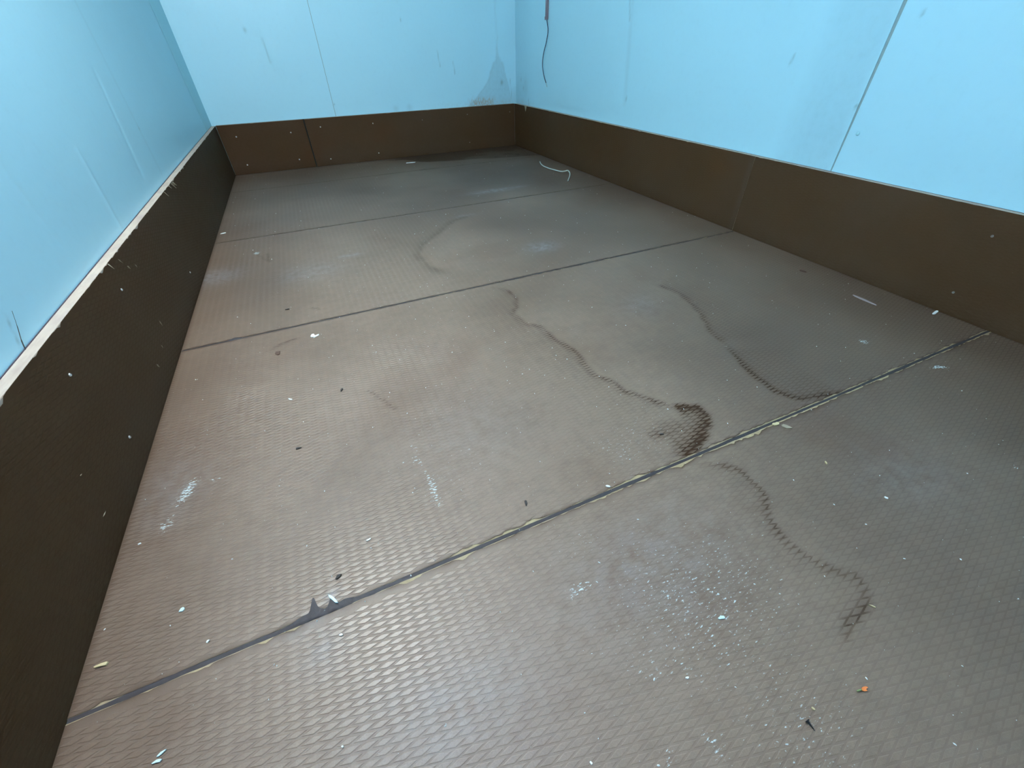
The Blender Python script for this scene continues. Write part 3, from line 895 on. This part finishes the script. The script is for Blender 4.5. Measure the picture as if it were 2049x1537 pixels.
def wire_scrap():
    pts = [((1080.5, 324), 0.004), ((1083, 329), 0.004), ((1090, 334), 0.005), ((1101, 338), 0.006), ((1112, 341), 0.007), ((1122, 343.5), 0.010),
           ((1130, 343), 0.016), ((1136, 341.5), 0.020), ((1140, 346), 0.016), ((1140, 353), 0.009), ((1136.5, 362), 0.004)]
    e = bpy.data.objects.new('wire_offcut', None); C.objects.link(e)
    c0 = fl(1110, 340); e.location = (c0[0], c0[1], 0)
    P = [(*(fl(*p, z) - c0), z + 0.001) for p, z in pts]
    tube('insulation', P, 0.0036, M_WIREW, e, 8)
    return tag(e, 'bent offcut of whitish wire on the floor near the far right corner', 'wire')


wire_scrap()


def chip(name, label, cat, p0, p1, width, mat, thick=0.0009, seed=0, curl=0.0, n=4, group=None, zlift=0.0, taper=0.0):
    """flat irregular flake whose long axis runs between two floor points; width in mm"""
    a, b = fl(*p0), fl(*p1)
    c = (a + b) / 2; d = b - a; ln = max(np.hypot(*d), 0.0015); d = d / np.hypot(*d)
    nrm = np.array([-d[1], d[0]])
    r_ = np.random.default_rng(seed + 1000)
    vs, top = [], []
    m = 2 * n
    for k in range(m):
        t = 2 * math.pi * k / m
        jit = 0.55 + 0.7 * r_.random()
        x_ = math.cos(t) * ln / 2 * (0.9 + 0.2 * r_.random()); w_ = width * 1e-3 / 2 * (1 + taper * math.cos(t))
        y_ = math.sin(t) * w_ * jit * 0.72
        q = d * x_ + nrm * y_
        zc = ZT + zlift + curl * (x_ / (ln / 2)) ** 2 * 0.003
        vs.append((q[0], q[1], zc)); top.append((q[0] * 0.93, q[1] * 0.93, zc + thick))
    cen = (0, 0, ZT + zlift + thick * 1.15)
    V = vs + top + [cen, (0, 0, ZT + zlift)]
    F = [(k, (k + 1) % m, m + (k + 1) % m, m + k) for k in range(m)]
    F += [(m + k, m + (k + 1) % m, 2 * m) for k in range(m)] + [((k + 1) % m, k, 2 * m + 1) for k in range(m)]
    o = mesh(name, V, F, mat)
    o.location = (c[0], c[1], 0)
    return tag(o, label, cat, group)


def poly_chip(name, label, cat, pts, mat, thick=0.001):
    P = np.array([fl(*p) for p in pts]); c = P.mean(0); P = P - c
    m = len(P)
    area = sum(P[k][0] * P[(k + 1) % m][1] - P[(k + 1) % m][0] * P[k][1] for k in range(m))
    if area < 0: P = P[::-1]
    V = [(x, y, ZT) for x, y in P] + [(x * 0.95, y * 0.95, ZT + thick) for x, y in P]
    F = [tuple(range(m))[::-1], tuple(range(m, 2 * m))] + [(k, (k + 1) % m, m + (k + 1) % m, m + k) for k in range(m)]
    o = mesh(name, V, F, mat); o.location = (c[0], c[1], 0)
    return tag(o, label, cat)


chip('paint_flake', 'white oval paint flake lying at the foot of the back board', 'flake', (812, 327), (832, 325), 26, M_FLAKE, 0.002, 1, n=7)
poly_chip('paint_flake', 'white bow-shaped flake just on the near side of the second joint', 'flake',
          [(621.5, 674), (624, 670), (628, 669), (631, 672.5), (638.5, 669.5), (638.5, 672), (632, 675), (627.5, 677.5), (628.5, 674.5), (624, 676)], M_FLAKE, 0.0015)
chip('paint_flake', 'pale blue triangular flake near the left board, left of the big joint', 'flake', (359, 1226), (371, 1217), 9, M_FLAKEB, 0.0015, 3, taper=0.5)
chip('paint_flake', 'white chip above the left end of the nearest joint', 'flake', (414, 1287), (421, 1281), 5.5, M_FLAKE, 0.0015, 4, taper=-0.4)
chip('paint_flake', 'long pale blue sliver at the bottom left, upper of the pair', 'flake', (314, 1516), (334, 1500), 4, M_FLAKEB, 0.0012, 5)
chip('paint_flake', 'pale blue sliver at the bottom left, lower of the pair', 'flake', (304, 1529), (326, 1520), 5, M_FLAKEB, 0.0012, 6, taper=0.5)
chip('paint_flake', 'white flake lying just above the middle of the nearest joint', 'flake', (1211, 973), (1221, 975), 6, M_FLAKE, 0.0015, 7)
chip('paint_flake', 'round white flake below the nearest joint, right of the sealant lumps', 'flake', (679, 1272), (687, 1271), 5, M_FLAKE, 0.0015, 8)
chip('paint_flake', 'tiny white flake in the bottom centre left of the sheen', 'flake', (685, 1497), (687, 1492), 4, M_FLAKE, 0.0015, 9)
chip('paint_flake', 'pale greenish flake among the white scuffs right of centre', 'flake', (1436, 1239), (1450, 1236), 7, M_FLAKEB, 0.0015, 10)
chip('paint_flake', 'small white flake below the scuffed patch, left of the black nail', 'flake', (1371, 1358), (1378, 1356), 5, M_FLAKE, 0.0015, 11)
chip('paint_flake', 'pale turquoise scrap stuck on the sealant lump at the nearest joint', 'flake', (658, 1192), (677, 1208), 7, M_FLAKEB, 0.0016, 12, zlift=0.001)
chip('paint_flake', 'small white flake against the left board, well beyond the second joint', 'flake', (441, 469), (453, 466), 14, M_FLAKE, 0.0015, 13)
chip('paint_flake', 'white crumb of paint at the foot of the right board', 'flake', (1866, 630), (1876, 623), 12, M_FLAKE, 0.002, 14)
chip('paint_flake', 'small white oval flake left of the small dark grit, between the two nearest joints', 'flake', (577, 799), (586, 801), 6, M_FLAKE, 0.0015, 15)
chip('paint_flake', 'slim white fleck above the dark angular grit by the nearest joint', 'flake', (733, 1084), (743, 1078), 4.5, M_FLAKE, 0.0012, 16)
chip('paint_flake', 'bluish white fleck in the grey patch at the right', 'flake', (1768, 995), (1776, 999), 6, M_FLAKE, 0.0014, 17)
chip('paint_flake', 'pale flake beside the left board, level with the white scuffs', 'flake', (277, 1091), (284, 1088), 5, M_FLAKE, 0.0014, 18)
chip('paint_flake', 'pale flake at the bottom centre edge of the picture', 'flake', (1180, 1524), (1185, 1530), 4.5, M_FLAKE, 0.0014, 19)
chip('wood_sliver', 'yellowish wood sliver beside the left board above the nearest joint', 'splinter', (188, 1337), (220, 1326), 9, M_WOOD, 0.002, 20, taper=0.55)
chip('wood_sliver', 'small yellow wood chip touching the nearest joint on the right', 'splinter', (1545, 851), (1559, 848), 13, M_WOOD, 0.002, 21)
chip('wood_sliver', 'olive wood chip just below the right part of the nearest joint', 'splinter', (1563, 852), (1584, 858), 15, M_WOODD, 0.0016, 22, taper=-0.3)
chip('wood_sliver', 'thin pale splinter above the orange leaf', 'splinter', (1737, 1211), (1751, 1217), 2.5, M_WOOD, 0.0016, 23)
chip('wood_sliver', 'short cream chip just above the black nail', 'splinter', (1622, 1416), (1630, 1422), 3.5, M_WOOD, 0.0016, 24)
chip('wood_sliver', 'yellow crumb of wood in the open floor right of the joint', 'splinter', (1650, 924), (1654, 930), 5, M_WOOD, 0.0016, 25)
chip('plastic_strip', 'pinkish grey plastic strip on the floor near the right board', 'strip', (1705, 591), (1753, 612), 13, M_STRIP, 0.0025, 26)
chip('grit', 'dark angular grit just above the sealant lumps of the nearest joint', 'debris', (672, 1160), (684, 1150), 8, M_GRIT, 0.002, 27)
chip('grit', 'dark drop-shaped grit above the middle of the nearest joint', 'debris', (1051, 1002), (1053, 1014), 7, M_GRIT, 0.002, 28, taper=-0.4)
chip('grit', 'dark greenish grit on the diamond tread left of centre', 'debris', (592, 899), (604, 897), 9, M_GRIT, 0.002, 29)
chip('grit', 'small dark grit on the tread below and right of the white bow-shaped flake', 'debris', (682, 785), (686, 778), 7, M_GRIT, 0.002, 30)
chip('grit', 'round dark grit beside the tide mark mesh stain', 'debris', (1319, 870), (1328, 870), 7, M_GRIT, 0.0015, 31)
chip('grit', 'black speck with a pale end just above the second joint', 'debris', (571, 621), (580, 619), 5, M_BLACK, 0.002, 32)
chip('grit', 'dark brown lump near the right board beyond the plastic strip', 'debris', (1599, 541), (1613, 546), 20, M_BROWN, 0.002, 33)
poly_chip('film_scrap', 'dark brown square film scrap below the left part of the second joint', 'scrap', [(550.5, 709), (552, 704.5), (561, 703.5), (560.5, 709.5), (556, 711.5)], M_BROWN, 0.001)

# orange leaf with its stalk
e = bpy.data.objects.new('fallen_leaf', None); C.objects.link(e)
c = fl(1728, 1380); e.location = (c[0], c[1], 0)
tag(e, 'tiny orange leaf bit with green stalk at the lower right', 'leaf')
P = [fl(*p) - c for p in [(1722, 1379), (1724, 1376), (1730, 1374.5), (1735, 1377), (1731, 1380), (1734, 1383.5), (1728, 1384.5), (1723, 1383)]]
m = len(P)
V = [(x, y, ZT) for x, y in P] + [(x, y, ZT + 0.0008 + 0.0012 * math.hypot(x, y) / 0.006) for x, y in P]
mesh('leaf_blade', V + [(0, 0, ZT + 0.0008)], [(k, (k + 1) % m, m + (k + 1) % m, m + k) for k in range(m)] + [((k + 1) % m + m, k + m, 2 * m)[::-1] for k in range(m)] + [tuple(range(m))], M_ORANGE, e)
q0, q1 = fl(1722, 1381) - c, fl(1713, 1384) - c
tube('stalk', [(q0[0], q0[1], ZT + 0.0012), ((q0[0] + q1[0]) / 2, (q0[1] + q1[1]) / 2, ZT + 0.0016), (q1[0], q1[1], ZT + 0.001)], 0.0009, M_GREEN, e, 6)

# black nail
e = bpy.data.objects.new('nail', None); C.objects.link(e)
c = fl(1620, 1452); e.location = (c[0], c[1], 0)
tag(e, 'small black nail lying on the floor at the lower right', 'nail')
a, b2 = fl(1613, 1444) - c, fl(1629, 1463) - c
tube('shank', [(a[0], a[1], ZT + 0.0022), ((a[0] + b2[0]) / 2, (a[1] + b2[1]) / 2, ZT + 0.0016), (b2[0], b2[1], ZT + 0.0008)], [0.0014, 0.0012, 0.0009, 0.0005], M_BLACK, e, 8)
bm = bmesh.new()
bmesh.ops.create_cone(bm, cap_ends=True, segments=12, radius1=0.0030, radius2=0.0026, depth=0.0012)
me = bpy.data.meshes.new('nail_head'); bm.to_mesh(me); bm.free()
o = link('nail_head', me, M_BLACK, e)
o.location = (a[0], a[1], ZT + 0.0026)
o.rotation_euler = Vector((b2[0] - a[0], b2[1] - a[1], 0)).to_track_quat('Z', 'Y').to_euler()

# crumbs of paint and grit too many to count
cr, cf = [], []
n_c = 0
tries = 0
while n_c < 1700 and tries < 20000:
    tries += 1
    x = random.uniform(0.01, W - 0.01); y = random.uniform(-3.85, -0.05)
    near = 1 / (1 + math.exp((y + 2.0) * 3.2))
    dens = 0.10 + 0.75 * near * (0.35 + 0.65 * math.exp(-((x - 0.75) / 0.5) ** 2))
    if random.random() > dens: continue
    r_ = 0.0003 + 0.0010 * random.random() ** 4
    if near < 0.3: r_ *= 1.5
    a0 = random.uniform(0, 6.28); el = random.uniform(1.0, 2.0)
    base = len(cr)
    for k in range(5):
        t = 2 * math.pi * k / 5
        dx = math.cos(t) * r_ * el; dy = math.sin(t) * r_ * random.uniform(0.7, 1.1)
        cr.append((x + dx * math.cos(a0) - dy * math.sin(a0), y + dx * math.sin(a0) + dy * math.cos(a0), 0.0009))
    cr.append((x, y, 0.0010 + r_ * 1.2))
    for k in range(5): cf.append((base + k, base + (k + 1) % 5, base + 5))
    n_c += 1
o = mesh('paint_crumbs', cr, cf, M_FLAKE)
tag(o, 'scatter of tiny white paint crumbs over the brown floor', 'crumbs', kind='stuff')
